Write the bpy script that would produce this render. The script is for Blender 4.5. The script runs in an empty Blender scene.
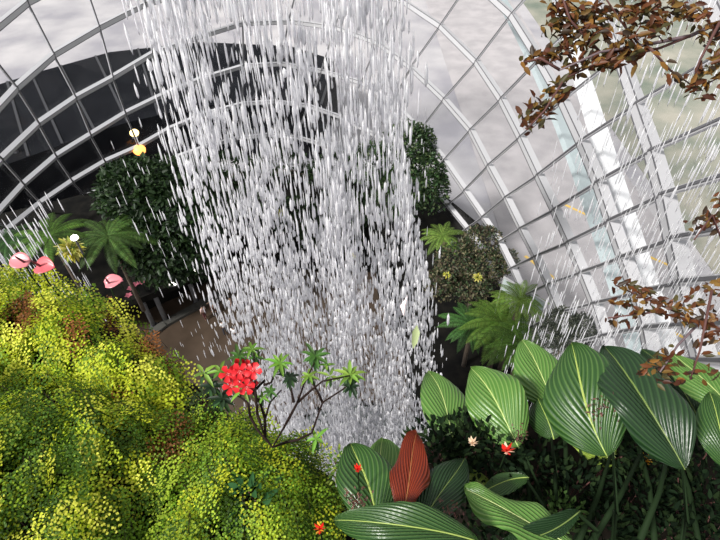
import bpy, math, random
import numpy as np
from mathutils import Vector
rng = np.random.default_rng(7); random.seed(7)
sc = bpy.context.scene
COL = sc.collection
# ------------------------------------------------------------------ camera
f = 520.0; pit = math.radians(45); rho = math.atan(15/520)
R0 = np.array([1., 0, 0]); F0 = np.array([0, math.cos(pit), -math.sin(pit)]); U0 = np.array([0, math.sin(pit), math.cos(pit)])
RX = R0*math.cos(rho)-U0*math.sin(rho); UX = U0*math.cos(rho)+R0*math.sin(rho)
CAM = np.array([0., 0., 34.])
cd = bpy.data.cameras.new('camera'); cam = bpy.data.objects.new('camera', cd); COL.objects.link(cam)
from mathutils import Matrix
cam.matrix_world = Matrix(((RX[0], UX[0], -F0[0], CAM[0]), (RX[1], UX[1], -F0[1], CAM[1]), (RX[2], UX[2], -F0[2], CAM[2]), (0, 0, 0, 1)))
cd.sensor_width = 36; cd.lens = 26; cd.clip_start = .05; cd.clip_end = 600
sc.camera = cam
# ------------------------------------------------------------------ sky, sun, exposure
w = bpy.data.worlds.new('overcast_sky'); sc.world = w; w.use_nodes = True
wn = w.node_tree.nodes; wl = w.node_tree.links
bg = wn['Background']; tc = wn.new('ShaderNodeTexCoord'); sp = wn.new('ShaderNodeSeparateXYZ'); cr = wn.new('ShaderNodeValToRGB')
wl.new(tc.outputs['Generated'], sp.inputs[0]); wl.new(sp.outputs['Z'], cr.inputs[0]); wl.new(cr.outputs[0], bg.inputs['Color'])
cr.color_ramp.elements[0].position = 0.0; cr.color_ramp.elements[0].color = (.8, .81, .85, 1)
cr.color_ramp.elements[1].position = .5; cr.color_ramp.elements[1].color = (1, 1, 1, 1)
bg.inputs['Strength'].default_value = .5
sl = bpy.data.lights.new('sun', 'SUN'); sl.energy = 4.2; sl.angle = math.radians(9); sl.color = (1, .97, .92)
so = bpy.data.objects.new('sun', sl); COL.objects.link(so)
so.rotation_euler = Vector((.62, .42, -.72)).to_track_quat('-Z', 'Y').to_euler(); so.location = (10, -20, 60)
sc.view_settings.view_transform = 'Standard'; sc.view_settings.look = 'None'; sc.view_settings.gamma = 1
sc.view_settings.exposure = 0.42
sc.cycles.max_bounces = 8; sc.cycles.transparent_max_bounces = 24; sc.cycles.diffuse_bounces = 5

# ------------------------------------------------------------------ helpers
def ray(u, v): return F0+RX*(u-360)/f+UX*(270-v)/f
def PT(u, v, d): return CAM+ray(u, v)*d              # point at depth d along the view axis
def PZ(u, v, z):                                      # point where the sight line meets height z
    r = ray(u, v); return CAM+r*((z-CAM[2])/r[2])
def PY(u, v, y):
    r = ray(u, v); return CAM+r*(y/r[1])
def proj(p):
    q = np.asarray(p)-CAM; d = q@F0
    return 360+f*(q@RX)/d, 270-f*(q@UX)/d
def nrm(a):
    a = np.asarray(a, float); return a/(np.linalg.norm(a, axis=-1, keepdims=True)+1e-12)

def newmat(name): 
    m = bpy.data.materials.new(name); m.use_nodes = True
    return m, m.node_tree.nodes, m.node_tree.links, m.node_tree.nodes['Principled BSDF']
def mat(name, c, rough=.6, metal=0, spec=.5, noise=0, nscale=5, c2=None, bump=0):
    m, n, l, b = newmat(name)
    b.inputs['Base Color'].default_value = (*c, 1); b.inputs['Roughness'].default_value = rough
    b.inputs['Metallic'].default_value = metal; b.inputs['Specular IOR Level'].default_value = spec
    if c2 or bump:
        t = n.new('ShaderNodeTexNoise'); t.inputs['Scale'].default_value = nscale; t.inputs['Detail'].default_value = 6
        g = n.new('ShaderNodeNewGeometry'); l.new(g.outputs['Position'], t.inputs['Vector'])
        if c2:
            r = n.new('ShaderNodeValToRGB'); r.color_ramp.elements[0].position = .35; r.color_ramp.elements[1].position = .65
            r.color_ramp.elements[0].color = (*c, 1); r.color_ramp.elements[1].color = (*c2, 1)
            l.new(t.outputs[0], r.inputs[0]); l.new(r.outputs[0], b.inputs['Base Color'])
        if bump:
            bp = n.new('ShaderNodeBump'); bp.inputs['Strength'].default_value = bump; l.new(t.outputs[0], bp.inputs['Height']); l.new(bp.outputs[0], b.inputs['Normal'])
    return m
def leafmat(name, rough=.45, trans=.3, spec=.4):       # leaf colour stored leaf by leaf in the attribute "col"
    m, n, l, b = newmat(name)
    a = n.new('ShaderNodeAttribute'); a.attribute_name = 'col'
    l.new(a.outputs['Color'], b.inputs['Base Color']); b.inputs['Roughness'].default_value = rough; b.inputs['Specular IOR Level'].default_value = spec
    tr = n.new('ShaderNodeBsdfTranslucent'); l.new(a.outputs['Color'], tr.inputs['Color'])
    mx = n.new('ShaderNodeMixShader'); mx.inputs[0].default_value = trans
    l.new(b.outputs[0], mx.inputs[1]); l.new(tr.outputs[0], mx.inputs[2]); l.new(mx.outputs[0], n['Material Output'].inputs['Surface'])
    return m
def emat(name, c, s):
    m, n, l, b = newmat(name); b.inputs['Emission Color'].default_value = (*c, 1); b.inputs['Emission Strength'].default_value = s
    b.inputs['Base Color'].default_value = (*c, 1); return m

def link(name, me, m, parent=None, loc=None):
    o = bpy.data.objects.new(name, me); COL.objects.link(o)
    if m is not None: me.materials.append(m)
    if parent is not None:
        o.parent = parent; o.matrix_parent_inverse = Matrix.Translation(-Vector(parent.location)) if parent.location.length else Matrix()
    return o
def mesh(name, V, Fc, m, parent=None, smooth=False, uv=None):
    me = bpy.data.meshes.new(name); me.from_pydata([tuple(map(float, v)) for v in V], [], [tuple(map(int, q)) for q in Fc]); me.update()
    if smooth: me.shade_smooth()
    if uv is not None:
        L = me.uv_layers.new(name='UVMap'); idx = np.empty(len(me.loops), np.int32); me.loops.foreach_get('vertex_index', idx)
        L.data.foreach_set('uv', np.asarray(uv, np.float32)[idx].ravel())
    return link(name, me, m, parent)
def trimesh(name, V, T, C, m, parent=None, smooth=False):
    V = np.asarray(V, np.float32); T = np.asarray(T, np.int32)
    me = bpy.data.meshes.new(name); me.vertices.add(len(V)); me.vertices.foreach_set('co', V.ravel())
    me.loops.add(T.size); me.loops.foreach_set('vertex_index', T.ravel()); me.polygons.add(len(T))
    me.polygons.foreach_set('loop_start', np.arange(0, T.size, 3, dtype=np.int32)); me.polygons.foreach_set('loop_total', np.full(len(T), 3, np.int32))
    me.update(calc_edges=True)
    if C is not None:
        at = me.color_attributes.new('col', 'FLOAT_COLOR', 'POINT'); C = np.asarray(C, np.float32)
        at.data.foreach_set('color', np.c_[C, np.ones(len(C), np.float32)].astype(np.float32).ravel())
    if smooth: me.shade_smooth()
    return link(name, me, m, parent)
def tag(o, label=None, cat=None, group=None, kind=None):
    if label: o['label'] = label
    if cat: o['category'] = cat
    if group: o['group'] = group
    if kind: o['kind'] = kind
    return o
def thing(name, loc, label, cat, group=None):
    o = bpy.data.objects.new(name, None); o.location = tuple(map(float, loc)); o.empty_display_size = .1; COL.objects.link(o)
    return tag(o, label, cat, group)
def copy_tree(o, parent=None):
    c = o.copy(); COL.objects.link(c)
    if parent is not None: c.parent = parent
    for ch in [x for x in COL.objects if x.parent == o]: copy_tree(ch, c)
    return c

class MB:
    def __init__(s): s.V = []; s.F = []
    def add(s, V, Fc):
        b = len(s.V); s.V += [tuple(v) for v in V]; s.F += [tuple(i+b for i in q) for q in Fc]; return s
    def box(s, x0, x1, y0, y1, z0, z1):
        return s.add([(x, y, z) for z in (z0, z1) for y in (y0, y1) for x in (x0, x1)],
                     [(0, 2, 3, 1), (4, 5, 7, 6), (0, 1, 5, 4), (1, 3, 7, 5), (3, 2, 6, 7), (2, 0, 4, 6)])
    def bar(s, a, b, side, w, n, h):                  # box from a to b; side, n unit vectors
        a, b, side, n = map(np.asarray, (a, b, side, n))
        V = [p+side*w/2*i+n*h/2*j for p in (a, b) for i, j in ((-1, -1), (1, -1), (1, 1), (-1, 1))]
        return s.add(V, [(3, 2, 1, 0), (4, 5, 6, 7), (0, 1, 5, 4), (1, 2, 6, 5), (2, 3, 7, 6), (3, 0, 4, 7)])
    def tube(s, P, r, k=6):
        P = np.asarray(P, float); n = len(P); r = np.broadcast_to(np.asarray(r, float), (n,))
        T = nrm(np.gradient(P, axis=0)); up = np.array([0, 0, 1.]) if abs(T[0][2]) < .9 else np.array([1., 0, 0])
        V = []
        for i in range(n):
            a = nrm(np.cross(T[i], up)); b = np.cross(T[i], a)
            V += [P[i]+r[i]*(a*math.cos(q)+b*math.sin(q)) for q in np.arange(k)*2*math.pi/k]
        Fc = [(i*k+j, i*k+(j+1) % k, (i+1)*k+(j+1) % k, (i+1)*k+j) for i in range(n-1) for j in range(k)]
        Fc += [tuple(range(k))[::-1], tuple((n-1)*k+j for j in range(k))]
        return s.add(V, Fc)
    def ell(s, c, rad, nu=12, nv=8, bumpy=0, seed=0):
        g = np.random.default_rng(seed); ph = g.uniform(0, 6.28, 6)
        V = []; Fc = []
        for i in range(nv+1):
            for j in range(nu):
                t = math.pi*i/nv; a = 2*math.pi*j/nu
                d = np.array([math.sin(t)*math.cos(a), math.sin(t)*math.sin(a), math.cos(t)])
                k = 1+bumpy*(math.sin(3*d[0]*2+ph[0])*math.sin(4*d[1]+ph[1])+.6*math.sin(7*d[2]+5*d[0]+ph[2]))
                V.append(np.asarray(c)+d*np.asarray(rad)*k)
        for i in range(nv):
            for j in range(nu):
                Fc.append((i*nu+j, (i+1)*nu+j, (i+1)*nu+(j+1) % nu, i*nu+(j+1) % nu))
        return s.add(V, Fc)
    def build(s, name, m, parent=None, smooth=False): return mesh(name, s.V, s.F, m, parent, smooth)

# leaf templates: rows of (along, across, lift), triangles
TPL = {
 'ovate': (np.array([(0, 0, 0), (.3, -.5, .1), (.3, 0, 0), (.3, .5, .1), (.7, -.38, .06), (.7, 0, -.03), (.7, .38, .06), (1, 0, -.12)]),
           np.array([(0, 1, 2), (0, 2, 3), (1, 4, 5), (1, 5, 2), (2, 5, 6), (2, 6, 3), (4, 7, 5), (5, 7, 6)])),
 'fan': (np.array([(0, 0, 0), (.6, -.55, .08), (1, -.22, -.04), (1, .22, -.04), (.6, .55, .08)]),
         np.array([(0, 1, 2), (0, 2, 3), (0, 3, 4)])),
 'blade': (np.array([(0, -.15, 0), (0, .15, 0), (.4, -.5, .06), (.4, .5, .06), (1, 0, -.2)]),
           np.array([(0, 2, 3), (0, 3, 1), (2, 4, 3)])),
 'drop': (np.array([(0, 0, 0)]+[(a, math.cos(q)*.5, math.sin(q)*.5) for a in (.3, .8) for q in (0, 2.094, 4.189)]+[(1, 0, 0)]),
          np.array([(0, 1, 2), (0, 2, 3), (0, 3, 1), (1, 4, 5), (1, 5, 2), (2, 5, 6), (2, 6, 3), (3, 6, 4), (3, 4, 1), (4, 7, 5), (5, 7, 6), (6, 7, 4)])),
}
class Leaves:
    def __init__(s): s.b = []
    def add(s, tpl, P, D, N, L, W, C):
        P = np.atleast_2d(P); n = max(len(P), len(np.atleast_2d(D))); P = np.broadcast_to(P, (n, 3))
        D = nrm(np.broadcast_to(D, (n, 3))); N = np.broadcast_to(N, (n, 3)); S = nrm(np.cross(D, N)+1e-9); N = np.cross(S, D)
        L = np.broadcast_to(L, (n,))[:, None, None]; W = np.broadcast_to(W, (n,))[:, None, None]
        t, tri = TPL[tpl]
        V = P[:, None]+t[None, :, 0:1]*L*D[:, None]+t[None, :, 1:2]*W*S[:, None]+t[None, :, 2:3]*(W if tpl == 'drop' else L)*N[:, None]
        C = np.broadcast_to(C, (n, 3)); C = np.repeat(C, len(t), axis=0)
        s.b.append((V.reshape(-1, 3), tri, n, len(t), C)); return s
    def build(s, name, m, parent=None, smooth=False):
        V = []; T = []; C = []; o = 0
        for v, tri, n, k, c in s.b:
            T.append((tri[None]+(np.arange(n)*k)[:, None, None]+o).reshape(-1, 3)); V.append(v); C.append(c); o += len(v)
        return trimesh(name, np.vstack(V), np.vstack(T), np.vstack(C), m, parent, smooth)
def jit(c, n, a=.25, g=None):
    g = g or rng
    return np.clip(np.asarray(c)*(1+g.uniform(-a, a, (n, 1)))*(1+g.uniform(-a*.3, a*.3, (n, 3))), 0, 1)
def rdir(n): return nrm(rng.normal(size=(n, 3)))

# ------------------------------------------------------------------ materials
M = dict(
 steel=mat('painted_steel', (.47, .47, .49), .4, .0, .6),
 darksteel=mat('dark_gasket', (.10, .10, .11), .5),
 rib=mat('white_arch_paint', (.93, .93, .94), .5),
 ribblue=mat('pale_blue_paint', (.50, .57, .58), .5),
 floor=mat('brown_terrazzo', (.055, .037, .024), .5, c2=(.078, .053, .036), nscale=.8),
 kerb=mat('grey_kerb', (.07, .068, .06), .7),
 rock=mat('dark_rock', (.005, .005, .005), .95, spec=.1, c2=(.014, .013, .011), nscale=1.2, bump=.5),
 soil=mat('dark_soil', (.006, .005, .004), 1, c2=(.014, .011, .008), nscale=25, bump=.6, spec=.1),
 bark=mat('bark', (.08, .06, .045), .9, c2=(.13, .10, .07), nscale=8),
 twig=mat('red_brown_twig', (.09, .035, .03), .7),
 greytwig=mat('grey_purple_twig', (.14, .10, .11), .7),
 stalk=mat('dark_stalk', (.010, .022, .007), .75, spec=.12),
 wire=mat('black_stalk', (.02, .012, .01), .8, spec=.1),
 conc=mat('grey_concrete', (.13, .13, .135), .7, c2=(.17, .17, .175), nscale=2),
 plaza=mat('outside_paving', (.30, .29, .32), .7, c2=(.50, .48, .49), nscale=.11),
 road=mat('outside_road', (.36, .34, .35), .7, c2=(.46, .43, .44), nscale=.4),
 yline=mat('yellow_road_paint', (.75, .50, .12), .6),
 lawn=mat('outside_lawn', (.15, .18, .14), .9, c2=(.36, .34, .28), nscale=.16),
 darkroof=mat('dark_roof', (.003, .0035, .006), .8, spec=.1, c2=(.007, .008, .011), nscale=.5),
 roofseam=mat('roof_seam', (.03, .03, .035), .4),
 pond=mat('pool_water', (.06, .07, .07), .08),
 leaf=leafmat('leaf_matt', .5, .25, .35), gloss=leafmat('leaf_glossy', .3, .2, .5), dull=leafmat('leaf_dull', .8, .15, .08), thin=leafmat('leaf_thin', .55, .42, .25),
 skin=mat('skin', (.45, .28, .2), .6), hair=mat('dark_hair', (.015, .012, .01), .6),
 lamp=emat('lamp_white', (1, .95, .85), 6), orange=emat('lamp_orange', (1, .35, .08), 2.2), yellow=emat('lamp_yellow', (1, .75, .3), 2.5),
)
# ------------------------------------------------------------------ glass shell lattice
DR = {-3: 3.0, -2: 5.4, -1: 8.1, 0: 11, 1: 14.4, 2: 18, 3: 22.2, 4: 26.2, 5: 30, 6: 33.9}
NODE = {
0: {1: (13, 88), 2: (35, 123), 3: (53, 155), 4: (70, 180)},
1: {0: (23, 3), 1: (50, 55), 2: (73, 97), 3: (88, 134), 4: (103, 160)},
2: {1: (97, 28), 2: (110, 78), 3: (123, 112), 4: (137, 146), 5: (145, 166)},
3: {1: (143, 4), 2: (150, 53), 3: (161, 94), 4: (167, 128), 5: (173, 157)},
4: {2: (194, 38), 3: (199, 78), 4: (203, 113)},
5: {2: (242, 22), 3: (243, 65), 4: (242, 103)},
6: {2: (289, 21), 3: (282, 63), 4: (275, 101)},
7: {2: (336, 27), 3: (323, 71), 4: (309, 105)},
8: {1: (403, 0), 2: (380, 43), 3: (364, 82), 4: (343, 117)},
9: {1: (443, 27), 2: (413, 68), 3: (395, 103), 4: (377, 135)},
10: {0: (515, 17), 1: (480, 63), 2: (447, 100), 3: (423, 130)},
11: {-1: (603, 8), 0: (543, 62), 1: (505, 100), 2: (474, 130), 3: (447, 160)},
12: {-1: (625, 60), 0: (568, 103), 1: (525, 138), 2: (492, 166), 3: (468, 190)},
13: {-1: (643, 109), 0: (587, 143), 1: (543, 176), 2: (510, 197), 3: (486, 216)},
14: {-1: (660, 155), 0: (605, 184), 1: (560, 210), 2: (525, 228), 3: (503, 241)},
15: {-1: (673, 198), 0: (618, 222), 1: (575, 242), 2: (540, 256), 3: (516, 267)},
16: {-1: (683, 242), 0: (631, 258), 1: (588, 272), 2: (553, 284)},
17: {-1: (694, 284), 0: (645, 294), 1: (601, 303), 2: (565, 312)},
18: {-1: (704, 325), 0: (655, 328)}}
J0, J1, M0, M1 = -3, 6, -5, 23
nj, nm = J1-J0+1, M1-M0+1
def ix(j, m): return (j-J0)*nm+(m-M0)
rows = []; rhs = []
for m_, d in NODE.items():
    for j_, q in d.items():
        r = np.zeros(nj*nm); r[ix(j_, m_)] = 6; rows.append(r); rhs.append(6*PZ(*q, CAM[2]-DR[j_])[:2])
for j_ in range(J0, J1+1):
    for m_ in range(M0, M1+1):
        if m_+3 <= M1:
            r = np.zeros(nj*nm); r[ix(j_, m_)] = -1; r[ix(j_, m_+1)] = 3; r[ix(j_, m_+2)] = -3; r[ix(j_, m_+3)] = 1; rows.append(r*.5); rhs.append(np.zeros(2))
        if m_+2 <= M1:
            r = np.zeros(nj*nm); r[ix(j_, m_)] = 1; r[ix(j_, m_+1)] = -2; r[ix(j_, m_+2)] = 1; rows.append(r*.08); rhs.append(np.zeros(2))
        if j_+2 <= J1:
            r = np.zeros(nj*nm); r[ix(j_, m_)] = 1; r[ix(j_+1, m_)] = -2; r[ix(j_+2, m_)] = 1; rows.append(r*.6); rhs.append(np.zeros(2))
sol = np.linalg.lstsq(np.array(rows), np.array(rhs), rcond=None)[0]
def node(j, m): return np.array([*sol[ix(j, m)], CAM[2]-DR[j]])
G = np.array([[node(j, m) for m in range(M0, M1+1)] for j in range(J0, J1+1)])
TM = nrm(np.gradient(G, axis=1)); TJ = nrm(np.gradient(G, axis=0)); NO = nrm(np.cross(TM, TJ))
cen = np.array([-4., 22., 15.])
sg = np.sign(((G-cen)*NO).sum(-1))[..., None]; NO = NO*np.where(sg == 0, 1, sg)         # outward
shell = tag(bpy.data.objects.new('wall_glass', None), kind='structure'); COL.objects.link(shell)
for j in range(nj):                                    # ring beams: wide light steel with a dark gasket line
    b = MB(); g = MB()
    for m in range(nm-1):
        a, c = G[j, m], G[j, m+1]; o = nrm(NO[j, m]+NO[j, m+1]); t = nrm(c-a); s_ = np.cross(t, o)
        b.bar(a-o*.17, c-o*.17, s_, .36, o, .34); g.bar(a+s_*.165-o*.345, c+s_*.165-o*.345, s_, .04, o, .02); g.bar(a-s_*.165-o*.345, c-s_*.165-o*.345, s_, .04, o, .02)
    rb = b.build('ring_beam', M['steel'], shell); g.build('gasket', M['darksteel'], rb)
for m in range(nm):                                    # mullions
    b = MB(); g = MB()
    for j in range(nj-1):
        a, c = G[j, m], G[j+1, m]; o = nrm(NO[j, m]+NO[j+1, m]); t = nrm(c-a); s_ = np.cross(t, o)
        b.bar(a-o*.30, c-o*.30, s_, .15, o, .08); g.bar(a-o*.36, c-o*.36, s_, .07, o, .03)
    rb = b.build('mullion', M['steel'], shell); g.build('gasket', M['darksteel'], rb)
def glassmat():
    m, n, l, b = newmat('misty_glass')
    t = n.new('ShaderNodeTexNoise'); g = n.new('ShaderNodeNewGeometry'); t.inputs['Scale'].default_value = .35; t.inputs['Detail'].default_value = 5
    l.new(g.outputs['Position'], t.inputs['Vector'])
    mr = n.new('ShaderNodeMapRange'); mr.inputs[1].default_value = .3; mr.inputs[2].default_value = .7; mr.inputs[3].default_value = .0; mr.inputs[4].default_value = .035
    l.new(t.outputs[0], mr.inputs[0])
    tr = n.new('ShaderNodeBsdfTransparent'); tr.inputs[0].default_value = (.93, .94, .95, 1)
    di = n.new('ShaderNodeBsdfDiffuse'); di.inputs[0].default_value = (.85, .84, .87, 1)
    gl = n.new('ShaderNodeBsdfGlossy'); gl.inputs['Roughness'].default_value = .12
    m1 = n.new('ShaderNodeMixShader'); m2 = n.new('ShaderNodeMixShader'); m2.inputs[0].default_value = .02
    l.new(mr.outputs[0], m1.inputs[0]); l.new(tr.outputs[0], m1.inputs[1]); l.new(di.outputs[0], m1.inputs[2])
    l.new(m1.outputs[0], m2.inputs[1]); l.new(gl.outputs[0], m2.inputs[2]); l.new(m2.outputs[0], n['Material Output'].inputs['Surface'])
    return m
M['glass'] = glassmat()
for j in range(nj-1):
    V = []; Fc = []
    for m in range(nm-1):
        k = len(V); V += [G[j, m], G[j, m+1], G[j+1, m+1], G[j+1, m]]; Fc.append((k, k+1, k+2, k+3))
    mesh('glazing_row', V, Fc, M['glass'], shell)
# ------------------------------------------------------------------ ground, outside, floor
def struct(name, mb, m): return tag(mb.build(name, m), kind='structure')
struct('ground', MB().box(-260, 260, -120, 320, -.8, -.15), M['plaza'])
base = G[-1][:, :2]
fl = [(x, y) for x, y in base]+[(base[-1][0]+2, -14), (-46, -14)]
def poly(pts, z0, z1):
    n = len(pts); V = [(x, y, z0) for x, y in pts]+[(x, y, z1) for x, y in pts]
    return MB().add(V, [tuple(range(n))[::-1], tuple(range(n, 2*n))]+[(i, (i+1) % n, n+(i+1) % n, n+i) for i in range(n)])
struct('floor', poly(fl, -.14, 0), M['floor'])
struct('outside_road', MB().box(14, 30, -60, 120, -.14, -.1), M['road'])
for a, b_ in (((570, 207), (600, 221)), ((533, 262), (546, 272)), ((650, 257), (694, 276)), ((668, 330), (716, 352))):
    P = PZ(*a, -.08); Q = PZ(*b_, -.08); t = nrm(Q-P)
    tag(MB().bar(P-t*1, Q+t*1, np.cross(t, [0, 0, 1.]), .3, np.array([0, 0, 1.]), .02).build('road_line', M['yline']), kind='structure')
struct('outside_lawn', MB().box(32, 120, 10, 200, -.14, -.05), M['lawn'])

def sweep(P, N, wd, h):
    P = np.asarray(P); b = MB()
    for i in range(len(P)-1):
        t = nrm(P[i+1]-P[i]); o = nrm(np.asarray(N)-t*np.dot(N, t)); b.bar(P[i], P[i+1]+t*.05, np.cross(t, o), wd, o, h)
    return b
def arch(px, D, wd, h, m, name):
    P = [PZ(u, v, CAM[2]-D) for u, v in px]; a = np.poly1d(np.polyfit([p[1] for p in P], [p[0] for p in P], 2)); ys = np.linspace(-6, 60, 34)
    return tag(sweep([(a(y), y, CAM[2]-D) for y in ys], (0.35, 0, 1), wd, h).build(name, m), kind='structure')
arch([(560, 5), (577, 60), (592, 112), (607, 160), (622, 212), (636, 260), (653, 310)], 11.8, .62, .5, M['rib'], 'outside_rib')
arch([(513, 20), (545, 85), (566, 130), (588, 190), (606, 240)], 14.0, .95, .3, M['ribblue'], 'outside_rib')
# dark annex roof outside the far left of the shell
far = [(-150, 150), (-60, 98), (0, 84), (45, 70), (110, 52), (200, 42), (290, 46), (335, 60)]
FP = [PZ(u, v, 7.0) for u, v in far]
wi = [k for k in range(nm) if M0+k <= 8]
NP = [G[-1, k]+NO[-1, k]*2.5 for k in wi]
rp = [(p[0], p[1]) for p in FP]+[(p[0], p[1]) for p in NP][::-1]
struct('outside_roof', poly(rp, -.1, 7.0), M['darkroof'])
seam = MB()
for k in range(14):
    t = k/13; i = t*(len(FP)-1); a = FP[int(i)]*(1-i % 1)+FP[min(int(i)+1, len(FP)-1)]*(i % 1)
    i = t*(len(NP)-1); c = NP[int(i)]*(1-i % 1)+NP[min(int(i)+1, len(NP)-1)]*(i % 1); c = np.array([c[0], c[1], 7.05]); a = np.array([a[0], a[1], 7.05])
    d = nrm(c-a); seam.bar(a, c, np.cross(d, [0, 0, 1.]), .25, np.array([0, 0, 1.]), .1)
struct('roof_seam', seam, M['roofseam'])
def lantern(u, v, m, lab, r=.4):
    p = PZ(u, v, 7.6); t = thing('roof_lantern', (p[0], p[1], 7.0), lab, 'lamp')
    MB().box(p[0]-r*.6, p[0]+r*.6, p[1]-r*.6, p[1]+r*.6, 7.0, 7.25).build('base', M['darksteel'], t)
    MB().ell((p[0], p[1], 7.5), (r, r, r*.8)).build('globe', m, t, True)
lantern(134, 132, M['yellow'], 'bright warm lamp glowing outside the dark left panes, upper of the pair', .45)
lantern(139, 149, M['orange'], 'deep orange lamp glowing outside the dark left panes, lower of the pair', .6)
lantern(13, 147, M['yellow'], 'small yellowish lamp behind the dark panes at far left edge', .3)
# inside: deck on the left, terraces, rear bed, cliff behind the camera
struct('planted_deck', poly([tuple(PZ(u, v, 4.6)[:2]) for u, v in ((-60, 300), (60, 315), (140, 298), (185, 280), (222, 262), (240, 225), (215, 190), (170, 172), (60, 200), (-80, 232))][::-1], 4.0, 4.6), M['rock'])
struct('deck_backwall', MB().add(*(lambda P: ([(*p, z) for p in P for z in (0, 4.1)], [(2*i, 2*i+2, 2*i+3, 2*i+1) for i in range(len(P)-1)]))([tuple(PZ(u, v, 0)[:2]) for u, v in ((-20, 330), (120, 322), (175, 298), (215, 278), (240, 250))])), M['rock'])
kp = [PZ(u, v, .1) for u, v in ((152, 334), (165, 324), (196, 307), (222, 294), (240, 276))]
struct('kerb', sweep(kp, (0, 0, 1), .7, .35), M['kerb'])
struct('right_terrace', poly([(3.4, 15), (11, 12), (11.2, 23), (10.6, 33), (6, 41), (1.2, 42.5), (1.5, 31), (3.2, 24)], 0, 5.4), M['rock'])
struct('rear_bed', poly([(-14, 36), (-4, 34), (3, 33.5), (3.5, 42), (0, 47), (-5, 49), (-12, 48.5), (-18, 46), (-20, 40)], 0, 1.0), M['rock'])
struct('walkway_ledge', poly([(3.0, 18), (4.6, 17), (5.0, 26), (3.6, 27)], 0, 1.2), M['conc'])
for i, (u, v) in enumerate(((154, 326), (166, 321), (197, 303))):
    p = PZ(u, v, 0)
    c = thing('deck_column', p, ['slim grey column under the left deck, nearest the yellow-green fern mound', 'slim grey column under the left deck, middle of the three', 'slim grey column under the left deck, furthest right beside the waterfall'][i], 'column', 'columns under the planted deck')
    MB().tube([p, p+[0, 0, 4.05]], .2, 10).build('shaft', M['conc'], c, True); MB().box(p[0]-.3, p[0]+.3, p[1]-.3, p[1]+.3, 0, .12).build('foot', M['darksteel'], c)
for (u, v, z, lab) in ((172, 284, 4.75, 'small oblong white lamp at the front edge of the dark left deck'), (198, 271, 4.9, 'small round white lamp under the dark tree beside the waterfall')):
    p = PZ(u, v, z); t = thing('edge_lamp', (p[0], p[1], z-.15), lab, 'lamp')
    MB().box(p[0]-.3, p[0]+.3, p[1]-.12, p[1]+.12, z-.05, z+.1).build('lens', M['lamp'], t)
    MB().box(p[0]-.34, p[0]+.34, p[1]-.16, p[1]+.16, z-.16, z-.05).build('housing', M['darksteel'], t)
# ------------------------------------------------------------------ plants
def crown(Lv, blobs, n, size, cols, tpl='ovate', asp=.5, seed=0):
    g = np.random.default_rng(seed)
    for c, r in blobs:
        k = int(n*np.prod(r)**(2/3)); d = nrm(g.normal(size=(k, 3))); d[:, 2] = np.where(g.random(k) < .65, abs(d[:, 2]), d[:, 2])
        rad = g.uniform(.7, 1.06, (k, 1)); P = np.asarray(c)+d*np.asarray(r)*rad
        D = nrm(d*.8+rdir(k)*.8+[0, 0, -.2]); N = nrm(d+g.normal(size=(k, 3))*.5+[0, 0, .5])
        ci = g.integers(0, len(cols), k); C = np.asarray(cols)[ci]*g.uniform(.65, 1.3, (k, 1))
        L = size*g.uniform(.6, 1.3, k); Lv.add(tpl, P, D, N, L, L*asp, np.clip(C, 0, 1))
def tree(name, basep, blobs, n, size, cols, label, cat, group=None, tr=.18, seed=0, asp=.5):
    basep = np.asarray(basep, float); t = thing(name, basep, label, cat, group)
    tk = MB(); top = np.mean([b[0] for b in blobs], axis=0); mid = basep*.5+top*.5+[tr, 0, 0]
    tk.tube([basep, mid, top], [tr, tr*.8, tr*.4], 8)
    tk.build('trunk', M['bark'], t, True)
    br = MB()
    for c, r in blobs:
        if np.linalg.norm(np.asarray(c)-top) > .1: br.tube([mid, (mid+np.asarray(c))/2+[0, 0, .1], np.asarray(c)], [tr*.5, tr*.35, tr*.15], 6)
    if br.V: br.build('branches', M['bark'], t, True)
    Lv = Leaves(); crown(Lv, blobs, n, size, cols, asp=asp, seed=seed); Lv.build('foliage', M['leaf'], t)
    return t
DG = [(.010, .028, .008), (.018, .042, .011), (.028, .058, .015)]
MG = [(.05, .12, .03), (.09, .17, .04), (.04, .08, .03)]
def B(u, v, z, r): return (PZ(u, v, z), r)
tree('dense_tree', PZ(165, 262, 4.6), [B(152, 197, 12, (3.6, 3, 2.6)), B(130, 188, 11.5, (2.0, 2, 2)), B(185, 210, 11.5, (3, 3, 2.8)), B(165, 245, 9.5, (3.6, 2.8, 2.6)), B(195, 250, 8.5, (2, 2, 2.4)), B(162, 262, 8.2, (2.0, 1.8, 1.8)), B(200, 185, 11, (2, 2, 2))],
     330, .42, DG, 'large dark green tree on the left deck beside the waterfall', 'tree', None, .3, 1)
tree('rear_tree', PZ(408, 235, 1.0), [B(405, 150, 12, (1.8, 1.8, 2.2)), B(425, 178, 10.5, (1.6, 2, 2)), B(400, 195, 9, (2.2, 2, 2.2)), B(370, 165, 10.5, (1.6, 1.8, 1.6)), B(418, 150, 11.5, (1.4, 1.6, 2.0)), B(432, 192, 9.5, (1.3, 1.4, 1.8))],
     420, .28, DG+[(.04, .09, .03), (.09, .13, .05)], 'tall fine-leaved green tree partly behind the right side of the waterfall', 'tree', None, .2, 2)
tree('rear_shrub', PZ(285, 232, 1.0), [B(290, 215, 2.6, (3, 2, 1.6)), B(330, 235, 2.4, (3, 2, 1.5)), B(250, 205, 2.4, (3, 2, 1.6)), B(350, 210, 2.6, (2.4, 2, 1.5))],
     220, .38, DG, 'dark low shrubs seen through the middle of the waterfall', 'shrub', None, .12, 3)
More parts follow.
